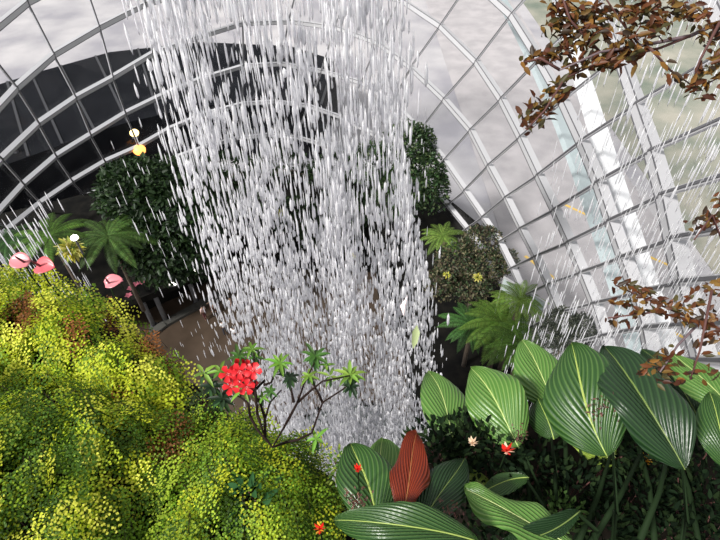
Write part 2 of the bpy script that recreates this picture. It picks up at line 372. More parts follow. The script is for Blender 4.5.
tree('rear_shrub', PZ(255, 185, 1.0), [B(230, 172, 3.2, (3, 2, 2)), B(280, 165, 3, (3, 2, 1.8)), B(335, 172, 3, (3, 2, 1.8))],
     220, .38, DG, 'dark shrub row behind the waterfall against the foot of the glass', 'shrub', None, .12, 4)
BU = [(.03, .05, .02), (.06, .045, .03), (.045, .075, .03), (.10, .10, .05)]
tree('mixed_shrub', PZ(466, 318, 5.4), [B(482, 244, 11.2, (1.35, 1.1, 1.2)), B(455, 262, 10.5, (1.3, 1.3, 1.4)), B(484, 270, 10.4, (1.4, 1.2, 1.2)), B(504, 262, 10.8, (.85, .9, .8)), B(440, 285, 9.4, (1.0, 1, 1.1)), B(470, 288, 9.2, (1.4, 1.1, 1.1))],
     800, .21, BU+[(.16, .14, .08)], 'rounded dark shrub with pale tips against the right glass wall', 'shrub', None, .12, 5)
tree('grey_shrub', [*PZ(566, 345, 15.2)[:2], 5.4], [B(562, 322, 16.5, (.75, .65, .6)), B(583, 328, 16.6, (.65, .6, .6)), B(548, 336, 16.3, (.65, .6, .5)), B(572, 342, 16.2, (.75, .6, .5))],
     4200, .12, [(.05, .06, .045), (.09, .10, .07), (.03, .04, .03)], 'grey-green twiggy shrub in spray at the foot of the right glass', 'shrub', None, .06, 6, .3)
# bits of colour in the beds
def sprig(u, v, z, n, r, cols, size, name, label, cat, seed=0, group=None):
    g = np.random.default_rng(seed); p = PZ(u, v, z); t = thing(name, p-[0, 0, r], label, cat, group)
    Lv = Leaves(); d = nrm(g.normal(size=(n, 3))*[1, 1, .6]+[0, 0, .4]); C = np.asarray(cols)[g.integers(0, len(cols), n)]
    Lv.add('ovate', p-[0, 0, r*.5]+d*r*.3, d, nrm(d*.3+[0, 0, 1]+g.normal(size=(n, 3))*.2), size*g.uniform(.7, 1.2, n), size*.35, C)
    Lv.build('foliage', M['leaf'], t); MB().tube([p-[0, 0, r*1.4], p], [.04, .03], 5).build('stem', M['stalk'], t)
    return t
YG = [(.55, .5, .06), (.4, .45, .08), (.65, .6, .2)]
sprig(68, 244, 13.2, 90, .9, YG, .6, 'yellow_plant', 'bright yellow-green plant glowing beside the left tree ferns', 'plant', 1)
sprig(478, 276, 12.2, 60, .3, YG, .22, 'yellow_plant', 'small bright yellow tuft low on the shrub by the right glass', 'plant', 2)
sprig(447, 274, 11.5, 30, .22, YG, .2, 'yellow_plant', 'tiny yellow tuft left of the rounded shrub beside the waterfall', 'plant', 3)
sprig(281, 212, 4.5, 40, .4, YG, .4, 'yellow_plant', 'yellow-green tuft glimpsed through the upper left of the waterfall', 'plant', 4)
sprig(352, 256, 4.5, 40, .4, YG, .4, 'yellow_plant', 'yellow-green tuft glimpsed through the right half of the waterfall', 'plant', 5)
p = PZ(75, 239, 13.9); t = thing('garden_spotlight', p, 'small white spotlight shining among yellow leaves at left', 'lamp')
MB().ell(p+[0, 0, .1], (.22, .22, .16)).build('lens', M['lamp'], t, True); MB().tube([p-[0, 0, 1.2], p], .06).build('stake', M['darksteel'], t)
# tree ferns
def frond(Lv, st, p, az, L, rise, droop, wd, col, n=30, g=rng, asp=.16, crosses=1):
    d = np.array([math.cos(az), math.sin(az), 0]); t = np.linspace(0, 1, n)
    P = p+d*(L*t*(1-.12*t))[:, None]+np.array([0, 0, 1])*(L*(rise*t-droop*t**2))[:, None]
    T = nrm(np.gradient(P, axis=0)); s = np.cross(d, [0, 0, 1]); N = nrm(np.cross(s, T)); 
    if st is not None: st.tube(P[::3], np.linspace(.012, .004, len(P[::3]))*L, 4)
    Lv.add('blade', P[:-1], T[:-1], N[:-1], L/n*1.9, L*.012, np.asarray(col)*.6)
    prof = np.sin(np.pi*np.clip(t*.93+.09, 0, 1))**.7*wd*L
    for sd in (-1, 1):
        D = nrm(s*sd+T*.45+[0, 0, -.12]); Lv.add('blade', P[1:], D[1:], N[1:], prof[1:], L/n*.8, jit(col, n-1, .3, g))
def treefern(u, v, z, zb, L, nf, col, label, name='tree_fern', group='tree ferns', seed=0, rise=.35, droop=.55, trunk=.16):
    g = np.random.default_rng(seed); p = PZ(u, v, z); t = thing(name, (p[0], p[1], zb), label, 'fern', group)
    if z-zb > .3: MB().tube([(p[0], p[1], zb), p], [trunk, trunk*.8], 8).build('trunk', M['bark'], t, True)
    for k in range(nf):
        Lv = Leaves(); st = MB(); az = 2*math.pi*(k+g.uniform(-.25, .25))/nf; l = L*g.uniform(.8, 1.1)
        frond(Lv, None, p, az, l, rise+g.uniform(-.12, .2), droop, .15, np.asarray(col)*g.uniform(.6, 1.35), 40, g)
        Lv.build('frond', M['thin'], t)
    return t
treefern(108, 236, 12.0, 4.6, 3.6, 15, (.09, .17, .04), 'broad green tree fern on the left deck in front of the dark tree', seed=1)
treefern(50, 236, 12, 4.6, 3.4, 14, (.12, .24, .04), 'brighter green tree fern at far left behind spray', seed=2)
treefern(10, 240, 9.5, 4.6, 3.2, 11, (.06, .14, .04), 'darker green tree fern at the left picture edge under the dark glass', seed=3)
treefern(443, 236, 11.5, 5.4, 2.0, 16, (.16, .26, .05), 'yellow-green fern at the top left of the rounded right shrub', seed=4)
treefern(502, 322, 10.6, 5.4, 3.0, 21, (.17, .30, .05), 'bright lime tree fern below the rounded shrub on the right', seed=5)
treefern(522, 345, 11.6, 5.4, 2.4, 19, (.14, .27, .05), 'lime fern just above the broad striped leaves', seed=6)
treefern(472, 325, 9.6, 5.4, 2.4, 18, (.08, .20, .05), 'darker green fern nearest the waterfall on the right terrace', seed=7)
treefern(520, 300, 12.4, 5.4, 1.9, 17, (.20, .32, .06), 'small pale lime fern tucked against the right glass wall', seed=8)
# railing beside the shrub
p0, p1 = PZ(504, 277, 12.2), PZ(546, 303, 12.8)
t = thing('walkway_railing', (p0+p1)/2-[0, 0, 1.1], 'pale blue-grey railing panel on the right between shrub and glass', 'railing')
d = nrm(p1-p0); s_ = np.array([0, 0, 1.])
MB().bar(p0, p1, nrm(np.cross(d, s_)), .08, s_, .1).build('top_rail', M['steel'], t)
MB().bar(p0-s_*.55, p1-s_*.55, nrm(np.cross(d, s_)), .03, s_, .95).build('panel', M['ribblue'], t)
for k in np.linspace(0, 1, 4):
    q = p0+(p1-p0)*k; MB().tube([[q[0], q[1], 5.4], q], .04).build('post', M['steel'], t)
# pink flowers low on the deck
for i, (u, v) in enumerate(((131, 289), (136, 285), (142, 283), (120, 282), (129, 296))):
    p = PZ(u, v, 5.6); o = Leaves(); a = np.arange(5)*1.257; D = np.c_[np.cos(a), np.sin(a), .5+0*a]
    t = thing('pink_flower', p-[0, 0, .9], 'small pink flower in the dark bed below the left tree fern', 'flower', 'pink flowers in the left bed')
    o.add('ovate', p, D, [0, 0, 1.], .32, .25, (.62, .18, .25)).build('petals', M['thin'], t); MB().tube([p-[0, 0, .9], p], .03, 5).build('stem', M['stalk'], t)
# ------------------------------------------------------------------ people
def cloth(name, c): return mat(name, c, .8)
def skinned(name, V, E, Rr, m, parent, root=0):
    me = bpy.data.meshes.new(name); me.from_pydata(V, E, []); o = bpy.data.objects.new(name, me); COL.objects.link(o); o.parent = parent; me.materials.append(m)
    md = o.modifiers.new('skin', 'SKIN'); md.use_smooth_shade = True
    for i, r in enumerate(Rr): me.skin_vertices[0].data[i].radius = (r if isinstance(r, tuple) else (r, r))
    me.skin_vertices[0].data[root].use_root = True; o.modifiers.new('sub', 'SUBSURF').levels = 1; o.modifiers['sub'].render_levels = 2
    return o
def person(u, v, rot, top, low, label, arm=0):
    p = PZ(u, v, 0); t = thing('person', p, label, 'person', None); t.rotation_euler[2] = rot
    V = [(0, 0, .93), (0, 0, 1.12), (0, 0, 1.34), (0, 0, 1.46), (0, .02, 1.58), (0, .01, 1.68),
         (.1, 0, .86), (.12, .12, .5), (.12, .04, .09), (.12, .16, .04), (-.1, 0, .86), (-.12, -.04, .5), (-.12, -.16, .1), (-.12, -.04, .04),
         (.18, 0, 1.38), (.24, -.03, 1.12), (.22, .12+arm*.1, .9+arm*.25), (.21, .18+arm*.15, .82+arm*.33), (-.18, 0, 1.38), (-.24, 0, 1.12), (-.24, .08, .88), (-.23, .12, .8),
         (0, .115, 1.6)]
    E = [(0, 1), (1, 2), (2, 3), (3, 4), (4, 5), (0, 6), (6, 7), (7, 8), (8, 9), (0, 10), (10, 11), (11, 12), (12, 13), (2, 14), (14, 15), (15, 16), (16, 17), (2, 18), (18, 19), (19, 20), (20, 21), (4, 22)]
    r = [(.14, .11), (.13, .1), (.15, .11), .055, .095, .07, .09, .058, .04, .035, .09, .058, .04, .035, .06, .045, .034, .03, .06, .045, .034, .03, .015]
    skinned('body', V, E, r, M['skin'], t)
    sv = [V[0], V[1], V[2], (0, 0, 1.42), V[14], V[15], V[18], V[19]]
    skinned('shirt', sv, [(0, 1), (1, 2), (2, 3), (2, 4), (4, 5), (2, 6), (6, 7)], [(.165, .135), (.155, .125), (.175, .135), .08, .085, .068, .085, .068], cloth('shirt_cloth', top), t)
    skinned('trousers', [V[0], V[6], V[7], V[8], V[10], V[11], V[12]], [(0, 1), (1, 2), (2, 3), (0, 4), (4, 5), (5, 6)], [(.16, .13), .11, .08, .06, .11, .08, .06], cloth('trouser_cloth', low), t)
    MB().ell((0, -.02, 1.67), (.1, .115, .1), 12, 8).build('hair', M['hair'], t, True).matrix_parent_inverse = Matrix()
    return t
person(206, 319, 1.0, (.75, .55, .52), (.10, .03, .03), 'person in a pale pink top standing furthest left on the brown floor')
person(214, 312, 2.4, (.25, .27, .28), (.12, .04, .03), 'person in a grey top standing just behind the one in pink', 1)
person(226, 334, .4, (.85, .85, .87), (.03, .03, .04), 'person in white top and dark trousers at the waterfall edge', 1)
person(236, 340, -.5, (.80, .80, .82), (.02, .02, .03), 'person in white shirt nearest the red flowers, beside the falling water')
person(233, 310, 2.0, (.35, .25, .2), (.10, .10, .13), 'person in a tan top half behind the falling water')
# ------------------------------------------------------------------ falling water (elongated strands and drops)
def watermat():
    m, n, l, b = newmat('white_water'); b.inputs['Base Color'].default_value = (1, 1, 1, 1); b.inputs['Roughness'].default_value = .3
    tr = n.new('ShaderNodeBsdfTranslucent'); tr.inputs[0].default_value = (.95, .95, 1, 1); tp = n.new('ShaderNodeBsdfTransparent')
    m1 = n.new('ShaderNodeMixShader'); m1.inputs[0].default_value = .5; m2 = n.new('ShaderNodeMixShader'); m2.inputs[0].default_value = .04
    l.new(b.outputs[0], m1.inputs[1]); l.new(tr.outputs[0], m1.inputs[2]); l.new(m1.outputs[0], m2.inputs[1]); l.new(tp.outputs[0], m2.inputs[2]); l.new(m2.outputs[0], n['Material Output'].inputs['Surface'])
    return m
M['water'] = watermat()
def strands(x, y, z, Ls, Wd, dx=0, dy=0):
    n = len(x); P = np.c_[x, y, z]; D = nrm(np.c_[np.broadcast_to(dx, n), np.broadcast_to(dy, n), -np.ones(n)])
    N = np.tile([0., 1, 0], (n, 1)); return P, D, N
def fall(name, gen, label, seed):
    Lv = Leaves(); P, D, N, L, W = gen(np.random.default_rng(seed)); Lv.add('drop', P, D, N, L, W, (1, 1, 1))
    o = Lv.build(name, M['water'], None, True); return tag(o, label, 'waterfall', None, 'stuff')
def main_gen(g):
    n = 70000
    h = np.r_[g.uniform(.6, 33.5, n//2), 33.5*np.sqrt(g.random(n//2))]
    q = g.random(len(h)); k = g.random(len(h)); n = len(h)
    xe0 = -4.35+.012*h; xe1 = np.interp(h, [0, 4, 7, 9, 12.5, 16, 34], [1.0, 1.1, 1.3, 1.65, 2.4, 2.7, 3.0])
    cs = np.array([-3.5, -2.7, -.95, -.45, .85, .2, 1.9]); wd = np.array([.55, .5, .22, .12, .16, .5, .3]); pr = np.array([.30, .14, .16, .12, .16, .08, .04]); pr = pr/pr.sum()
    ci = g.choice(len(cs), n, p=pr); spread = 1+h*.11
    xc = cs[ci]+g.normal(size=n)*wd[ci]*spread; xu = xe0+(xe1-xe0)*q
    x = np.where(k < np.interp(h, [0, 5, 12], [.78, .6, .42]), xc, xu)
    ok = (x > xe0-.5*g.random(n)**2) & (x < xe1+.6*g.random(n)**2)
    clump = np.sin(x*3.1+1.3*np.sin(h*.9)+h*.25)+np.sin(x*7.3-h*1.1+2)*.7+np.sin(h*2.3+x*2)*.5
    ok &= g.random(n) < np.clip(.62+.3*clump, .12, 1)
    ok &= g.random(n) < np.interp(h, [0, 4, 9, 12, 34], [.42, .5, .75, .75, 1])
    x, h = x[ok], h[ok]; n = len(x)
    y = 11+g.normal(size=n)*(.45+.03*h)
    P, D, N = strands(x, y, 34-h, 0, 0, (x+1.2)*.012+g.normal(size=n)*.012, 0)
    L = g.uniform(.16, .60, n)*(1+.9*np.exp(-h/5)); W = g.uniform(.018, .062, n)*(1+.010*h)*np.where(g.random(n) < .09, 2.0, 1)
    return P, D, N, L, W
def side_gen(x0, x1, y0, y1, h0, h1, n, L0, W0, dx):
    def gfn(g):
        x = g.uniform(x0, x1, n); h = g.uniform(h0, h1, n); y = g.uniform(y0, y1, n)
        P, D, N = strands(x, y, 34-h, 0, 0, dx, 0); return P, D, N, L0*g.uniform(.5, 1.3, n), W0*g.uniform(.5, 1.3, n)
    return gfn
fall('waterfall', main_gen, 'tall white waterfall of separate falling strands down the middle', 11)
fall('water_spray', side_gen(-9.8, -7.0, 8, 10, 7.0, 13.5, 520, .55, .028, 0), 'thin sparse spray falling across the left edge beside the tree ferns', 12)
fall('water_spray', side_gen(3.2, 7.4, 5.2, 7.4, 1, 17, 3000, .42, .019, .02), 'slanting fine spray falling in front of the right glass', 13)
fall('water_spray', side_gen(-6.0, -4.3, 10, 12, 6, 26, 260, .4, .022, 0), 'loose stray drops falling left of the main waterfall', 14)
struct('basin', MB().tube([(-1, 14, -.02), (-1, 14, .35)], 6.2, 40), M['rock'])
struct('basin_water', MB().tube([(-1, 14, .3), (-1, 14, .4)], 5.8, 40), M['pond'])

# ------------------------------------------------------------------ ledge under the foreground plants
def ledge():
    nx, ny = 46, 22; V = []; Fc = []
    for i in range(ny):
        for j in range(nx):
            x = -4.5+9*j/(nx-1); t = i/(ny-1); ye = 1.06+.12*math.sin(x*2.3)+.08*math.sin(x*5)
            if x < -.1: ye += .62*min(1, (-.1-x)/.9)
            if x > .45: ye += .26*min(1, (x-.45)/.25)
            if t < .6: y = -1.5+(ye+1.5)*t/.6; z = 31.62+.06*math.sin(x*4+y*3)
            else: y = ye+.18*math.sin((t-.6)/.4*1.6); z = 31.6-31.6*((t-.6)/.4)**2
            V.append((x, y, z))
    for i in range(ny-1):
        for j in range(nx-1): a = i*nx+j; Fc.append((a, a+1, a+nx+1, a+nx))
    return tag(mesh('cliff_ledge', V, Fc, M['soil'], None, True), kind='structure')
ledge()
# ------------------------------------------------------------------ maidenhair ferns
def inside(poly_, q):
    x, y = q; r = False; n = len(poly_)
    for i in range(n):
        x1, y1 = poly_[i]; x2, y2 = poly_[(i+1) % n]
        if (y1 > y) != (y2 > y) and x < (x2-x1)*(y-y1)/(y2-y1)+x1: r = not r
    return r
def edged(poly_, q):
    q = np.array(q); d = 1e9
    for i in range(len(poly_)):
        a = np.array(poly_[i]); b = np.array(poly_[(i+1) % len(poly_)]); t = np.clip(np.dot(q-a, b-a)/np.dot(b-a, b-a), 0, 1); d = min(d, np.linalg.norm(q-a-(b-a)*t))
    return d
BRN = [((20, 312), 22), ((70, 330), 18), ((150, 340), 16), ((110, 322), 14), ((180, 352), 14), ((165, 440), 22), ((172, 452), 16), ((130, 400), 12)]
def maidenhair(name, px, zb, zt, nfr, label, cols, seed, size=.19, leaf=.0118, shade=1.0):
    """px: outline in the picture, turned into a patch on the level z=zb; fronds cover a dome over that patch"""
    g = np.random.default_rng(seed); W = [PZ(u, v, zb)[:2] for u, v in px]; W = [tuple(q) for q in W]
    xs = [q[0] for q in W]; ys = [q[1] for q in W]; c = np.mean(W, axis=0)
    t = thing(name, (c[0], c[1], zb-.15), label, 'fern', 'maidenhair ferns on the ledge')
    Lv = Leaves(); st = MB(); cnt = 0
    def hz(q):
        e = edged(W, q); k = min(1, e/.38); return zb+(zt-zb)*(1-(1-k)**2)+.05*math.sin(q[0]*9+seed)*math.sin(q[1]*8+1)
    core = MB(); nn = 26; V = []; Fc = []
    for i in range(nn):
        for j in range(nn):
            q = (min(xs)+(max(xs)-min(xs))*j/(nn-1), min(ys)+(max(ys)-min(ys))*i/(nn-1))
            V.append((q[0], q[1], hz(q)-.19-.05*math.sin(q[0]*23+q[1]*11) if inside(W, q) else zb-.35))
    for i in range(nn-1):
        for j in range(nn-1):
            a = i*nn+j; ids = (a, a+1, a+nn+1, a+nn)
            if any(V[k][2] > zb-.34 for k in ids): Fc.append(ids)
    while cnt < nfr:
        q = (g.uniform(min(xs), max(xs)), g.uniform(min(ys), max(ys)))
        if not inside(W, q): continue
        cnt += 1
        if math.sin(q[0]*13+seed)*math.sin(q[1]*15+2)+.5*math.sin(q[0]*29+q[1]*21) < -.42 and g.random() < .8: continue
        z = hz(q); tf = (q[0]*1.6-q[1]*3.2+.35*math.sin(q[0]*7+seed)+.25*math.sin(q[1]*9)) % 1
        if tf < .16 and g.random() < .75: continue
        e = .03; gx = (hz((q[0]+e, q[1]))-z)/e; gy = (hz((q[0], q[1]+e))-z)/e
        N = nrm(np.array([-gx*.7, -gy*.7, 1])+g.normal(size=3)*.28)
        out = np.array([q[0]-c[0], q[1]-c[1], 0]); out = nrm(out)*.5+g.normal(size=3)*[.6, .6, .1]+np.array([0, -.5, -.15])
        z += .11*tf-.04; out = out*.7+np.array([.35, -.5, -.1]); D = nrm(out-N*np.dot(out, N)); S = np.cross(D, N); L = size*g.uniform(.6, 1.25)
        P0 = np.array([q[0], q[1], z+g.uniform(-.1, .03)])-D*L*.4
        u, v = proj(P0+D*L*.5); col = np.asarray(cols[g.integers(len(cols))])*g.uniform(.75, 1.2)
        for (bu, bv), br in BRN:
            if (u-bu)**2+(v-bv)**2 < (br*g.uniform(.3, 1.2))**2 and g.random() < .8: col = np.array([.26, .10, .03])*g.uniform(.5, 1.3)
        m_ = 7; ps = []; ds = []
        for k in range(1, m_+1):
            a = k/m_; pl = L*.42*(1-a)**.7*(.6+.6*a)+.012
            for sd in (-1, 1):
                dr = nrm(S*sd+D*(.7+.3*a)); nn_ = max(2, int(pl/(leaf*.85)))
                for i in range(nn_):
                    r_ = (i+.6)/nn_*pl; side = S*sd*(-1 if i % 2 else 1)
                    ps.append(P0+D*L*a+dr*r_-N*(.35*L*a*a+.3*r_*r_/L)); ds.append(dr*.6+D*(.8 if i % 2 else -.5))
        n = len(ps); ps = np.array(ps)+g.normal(size=(n, 3))*.003
        Lv.add('fan', ps, np.array(ds), N+g.normal(size=(n, 3))*.25, leaf*g.uniform(.75, 1.25, n), leaf*.95, np.clip(col*g.uniform(.8, 1.2, (n, 1)), 0, 1)*shade)
        if cnt % 4 == 0: st.tube([P0-N*.12, P0, P0+D*L*.5-N*.08*L], .0014, 3)
    mesh('shade_core', V, Fc, M['soil'], t, True)  # dark core added to block bright background, so frond gaps read as shade
    Lv.build('leaflets', M['thin'], t); st.build('stalks', M['wire'], t)['kind'] = 'stuff'
    return t
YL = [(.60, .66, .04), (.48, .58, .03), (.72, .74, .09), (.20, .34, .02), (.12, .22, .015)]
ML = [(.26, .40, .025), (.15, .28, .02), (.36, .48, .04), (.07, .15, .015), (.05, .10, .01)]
maidenhair('maidenhair_fern', [(-90, 300), (-30, 285), (20, 280), (68, 284), (114, 302), (156, 342), (188, 370), (184, 388), (202, 406), (140, 415), (80, 395), (20, 380), (-90, 375)], 31.95, 32.12, 760,
           'bright yellow-green maidenhair fern mound topmost at left, with rusty brown patches', YL, 21)
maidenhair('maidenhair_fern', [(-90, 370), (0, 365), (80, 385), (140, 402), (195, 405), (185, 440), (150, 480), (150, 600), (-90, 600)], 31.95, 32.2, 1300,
           'large yellow-green maidenhair fern filling the bottom left corner', YL[:3]+YL[4:]+ML+ML[3:], 22, leaf=.0102)  # extra dark greens put the corner's shade into the leaf colours
maidenhair('maidenhair_fern', [(175, 425), (215, 413), (255, 420), (290, 440), (325, 452), (338, 480), (330, 520), (335, 600), (140, 600), (145, 490), (165, 455)], 31.95, 32.12, 800,
           'finer green maidenhair fern below the red flowers, left of the broad leaves', ML+[YL[0]], 23, leaf=.0095)
# ------------------------------------------------------------------ broad striped leaves
def broadmat(name, dark, light, rib, freq=8):
    m, n, l, b = newmat(name); uv = n.new('ShaderNodeUVMap'); sx = n.new('ShaderNodeSeparateXYZ'); l.new(uv.outputs[0], sx.inputs[0])
    def mt(op, a, c=None, cl=False):
        q = n.new('ShaderNodeMath'); q.operation = op; q.use_clamp = cl
        for i, x in enumerate((a, c)):
            if x is None: continue
            if isinstance(x, (int, float)): q.inputs[i].default_value = x
            else: l.new(x, q.inputs[i])
        return q.outputs[0]
    s = mt('ABSOLUTE', mt('SUBTRACT', sx.outputs['Y'], .5)); ph = mt('MULTIPLY', mt('SUBTRACT', sx.outputs['X'], mt('MULTIPLY', mt('POWER', s, .85), 1.6)), freq*6.283)
    w_ = mt('MULTIPLY_ADD', mt('SINE', ph), .5); n_ = w_.node; n_.inputs[2].default_value = .5
    w2 = mt('POWER', w_, 3.0); no = n.new('ShaderNodeTexNoise'); no.inputs['Scale'].default_value = 4; l.new(uv.outputs[0], no.inputs['Vector'])
    fac = mt('MULTIPLY', w2, mt('ADD', no.outputs[0], .35), True)
    mx = n.new('ShaderNodeMix'); mx.data_type = 'RGBA'; mx.inputs['A'].default_value = (*dark, 1); mx.inputs['B'].default_value = (*light, 1); l.new(fac, mx.inputs['Factor'])
    rb = mt('LESS_THAN', s, .011); m2 = n.new('ShaderNodeMix'); m2.data_type = 'RGBA'; l.new(rb, m2.inputs['Factor']); l.new(mx.outputs['Result'], m2.inputs['A']); m2.inputs['B'].default_value = (*rib, 1)
    l.new(m2.outputs['Result'], b.inputs['Base Color']); b.inputs['Roughness'].default_value = .34; b.inputs['Specular IOR Level'].default_value = .5
    bp = n.new('ShaderNodeBump'); bp.inputs['Strength'].default_value = .6; bp.inputs['Distance'].default_value = .004; l.new(w_, bp.inputs['Height']); l.new(bp.outputs[0], b.inputs['Normal'])
    tr = n.new('ShaderNodeBsdfTranslucent'); l.new(m2.outputs['Result'], tr.inputs['Color']); ms = n.new('ShaderNodeMixShader'); ms.inputs[0].default_value = .2
    l.new(b.outputs[0], ms.inputs[1]); l.new(tr.outputs[0], ms.inputs[2]); l.new(ms.outputs[0], n['Material Output'].inputs['Surface']); return m
BM = dict(mid=broadmat('striped_leaf', (.022, .072, .014), (.085, .17, .042), (.42, .50, .12)),
          dark=broadmat('dark_striped_leaf', (.010, .034, .010), (.030, .075, .022), (.16, .24, .06)),
          pale=broadmat('pale_striped_leaf', (.075, .19, .030), (.20, .33, .085), (.42, .52, .16)),
          lime=broadmat('lime_leaf', (.26, .38, .05), (.36, .48, .10), (.6, .6, .2)),
          rust=broadmat('rust_leaf', (.13, .014, .005), (.30, .045, .012), (.45, .2, .06)))
def broad(uvb, db, uvt, dt, wpx, m, label, name='broad_leaf_plant', tilt=0, fold=.25, arch_=.12, wave=.03, stem=None, curl=0, group='broad striped leaves', asym=0, skew=.5):
    """one leaf on its own stalk: base and tip given by sight line and depth, width in metres at depth"""
    Bp, Tp = PT(*uvb, db), PT(*uvt, dt); A = Tp-Bp; L = np.linalg.norm(A); a = A/L
    toc = nrm(CAM-(Bp+Tp)/2); up = np.array([0, 0, 1.]); n0 = nrm(toc*.75+up*.6); n0 = nrm(n0-a*np.dot(n0, a)); s0 = np.cross(a, n0)
    n1 = n0*math.cos(tilt)+s0*math.sin(tilt); s1 = s0*math.cos(tilt)-n0*math.sin(tilt)
    W = wpx/f*(db+dt)/2; NT, NS = 52, 41; V = []; uv = []
    g = np.random.default_rng(int(uvb[0]*7+uvb[1])); ph = g.uniform(0, 6.28, 2)
    for i in range(NT):
        t = i/(NT-1); wt = W*(math.sin(math.pi*t**(math.log(.5)/math.log(skew+.0001) if skew != .5 else 1.0))**.62)*(1-.25*t**3) if 0 < t < 1 else 0.0
        c = Bp+A*t+n1*L*arch_*4*t*(1-t)*.6-n1*curl*L*t**3+s1*L*.06*math.sin(3.1*t+ph[1])
        for j in range(NS):
            s = -1+2*j/(NS-1); k = wt*(1+asym*s); r = abs(s)
            V.append(c+s1*s*k*math.cos(fold*r)+n1*(abs(s)*k*math.sin(fold)*(1-.55*r)*1.2+wave*L*.5*r*r*math.sin(11*t+ph[0]+(1.7 if s > 0 else 0))+.0026*math.sin(50.3*(t-1.6*(r*.5)**.85))*min(1, r*4)*(1-.4*r)-.25*k*r**3))
            uv.append((t, (s+1)/2))
    V = np.array(V); V2 = V-np.tile(n1*.0012, (len(V), 1))
    Fc = [(i*NS+j, i*NS+j+1, (i+1)*NS+j+1, (i+1)*NS+j) for i in range(NT-1) for j in range(NS-1)]
    F2 = [tuple(x+len(V) for x in q[::-1]) for q in Fc]
    foot = PT(*stem[0:2], stem[2]) if stem else Bp+np.array([0, -.05, -.3])
    t = thing(name, foot, label, 'plant' if name != 'rust_leaf' else 'leaf', group)
    mesh('leaf_blade', np.vstack([V, V2]), Fc+F2, BM[m], t, True, uv+uv)
    rb = MB(); mi = [V[i*NS+NS//2]+n1*.001 for i in range(0, NT, 3)]; rb.tube(mi, np.linspace(.0026, .0008, len(mi)), 6); rb.build('midrib', M['ribm_'+m] if 'ribm_'+m in M else M['stalk'], t, True)
    sm = MB(); q = (foot+Bp)/2-A/L*.03; sm.tube([foot, q*.5+(foot*.25+Bp*.25), q, Bp+a*.01], [.008, .0075, .007, .0045], 8); sm.build('stalk', M['stalk'], t, True)
    return t
M['ribm_mid'] = mat('midrib_green', (.32, .42, .10), .4); M['ribm_pale'] = mat('midrib_pale', (.45, .55, .2), .4); M['ribm_lime'] = M['ribm_pale']
M['ribm_rust'] = mat('midrib_rust', (.3, .12, .04), .5); M['ribm_dark'] = mat('midrib_dark', (.14, .2, .05), .4)
bl = broad
bl((458, 440), 2.15, (424, 372), 2.45, 25, 'pale', 'pale broad leaf furthest left of the row, standing against the waterfall', tilt=.3, stem=(470, 500, 2.0))
bl((522, 446), 2.0, (468, 370), 2.25, 34, 'pale', 'pale green striped leaf second in the row from the waterfall', tilt=-.15, stem=(548, 520, 1.9), fold=.45, arch_=.15, wave=.10)
bl((562, 410), 2.2, (518, 341), 2.4, 29, 'pale', 'upright leaf standing between the pale second leaf and the biggest striped leaf', tilt=.35, stem=(565, 500, 2.1))  # paler blade colour paints this leaf as more brightly lit
bl((552, 440), 2.05, (540, 398), 2.15, 20, 'mid', 'small green leaf half hidden just right of the pale second leaf', tilt=-.4, stem=(556, 500, 1.9))
bl((614, 455), 1.8, (566, 345), 2.05, 45, 'mid', 'biggest striped leaf, upright in the middle of the right row', tilt=-.25, stem=(612, 560, 1.65), fold=.42, wave=.06, arch_=.14)
bl((684, 470), 1.7, (610, 338), 2.0, 46, 'dark', 'large dark striped leaf with a small red fleck, right of the biggest one', tilt=.3, stem=(680, 560, 1.6), fold=.6, wave=.09, curl=.12, arch_=.15)
bl((700, 418), 2.2, (640, 350), 2.4, 22, 'dark', 'dark leaf peeping from behind the large dark striped leaf', tilt=.2, stem=(700, 500, 2.0))
bl((736, 425), 2.0, (676, 352), 2.3, 26, 'pale', 'pale striped leaf rising at the right picture edge', tilt=.3, stem=(730, 520, 1.9))
bl((735, 470), 1.8, (706, 392), 1.95, 24, 'mid', 'mid-green leaf cut by the right picture edge below the pale one', tilt=.3, stem=(735, 560, 1.7))
bl((612, 470), 2.1, (566, 405), 2.25, 22, 'lime', 'lime leaf glowing behind and between the tall striped leaves', tilt=.3, stem=(620, 540, 1.9))
bl((585, 548), 1.55, (462, 492), 1.7, 34, 'pale', 'long wavy leaf lying flat at the bottom with a yellow midrib', tilt=.75, stem=(590, 600, 1.5), wave=.12, arch_=.05)
bl((580, 512), 1.6, (500, 540), 1.55, 14, 'dark', 'dark folded leaf just above the long wavy bottom leaf', tilt=-.5, stem=(600, 560, 1.5))
bl((480, 545), 1.45, (334, 518), 1.55, 28, 'mid', 'wide arching leaf across the bottom centre below the rust-red leaf', tilt=.35, stem=(500, 600, 1.35), arch_=.28, fold=.35)
bl((374, 530), 1.7, (354, 443), 1.95, 42, 'mid', 'wide cupped green leaf left of the rust-red leaf', tilt=-.1, stem=(385, 590, 1.5), fold=.75, arch_=.05, wave=.06)
bl((394, 520), 1.85, (383, 438), 2.1, 32, 'pale', 'lit curling leaf behind the cupped one, left of the rust-red leaf', tilt=-.3, stem=(398, 590, 1.6), fold=.3, wave=.06)
bl((396, 518), 1.62, (422, 433), 1.85, 24, 'rust', 'rust-red withering leaf standing upright among green leaves', name='rust_leaf', tilt=-.35, stem=(392, 590, 1.5), fold=.6, arch_=.06, wave=.16, group=None)
bl((424, 535), 1.6, (460, 455), 1.85, 24, 'dark', 'dark green leaf immediately right of the rust-red leaf', tilt=.2, stem=(420, 600, 1.45), fold=.35)
bl((500, 505), 1.9, (452, 462), 2.1, 15, 'lime', 'small bright leaf right of the dark leaf by the rust-red one', tilt=.6, stem=(510, 560, 1.7))
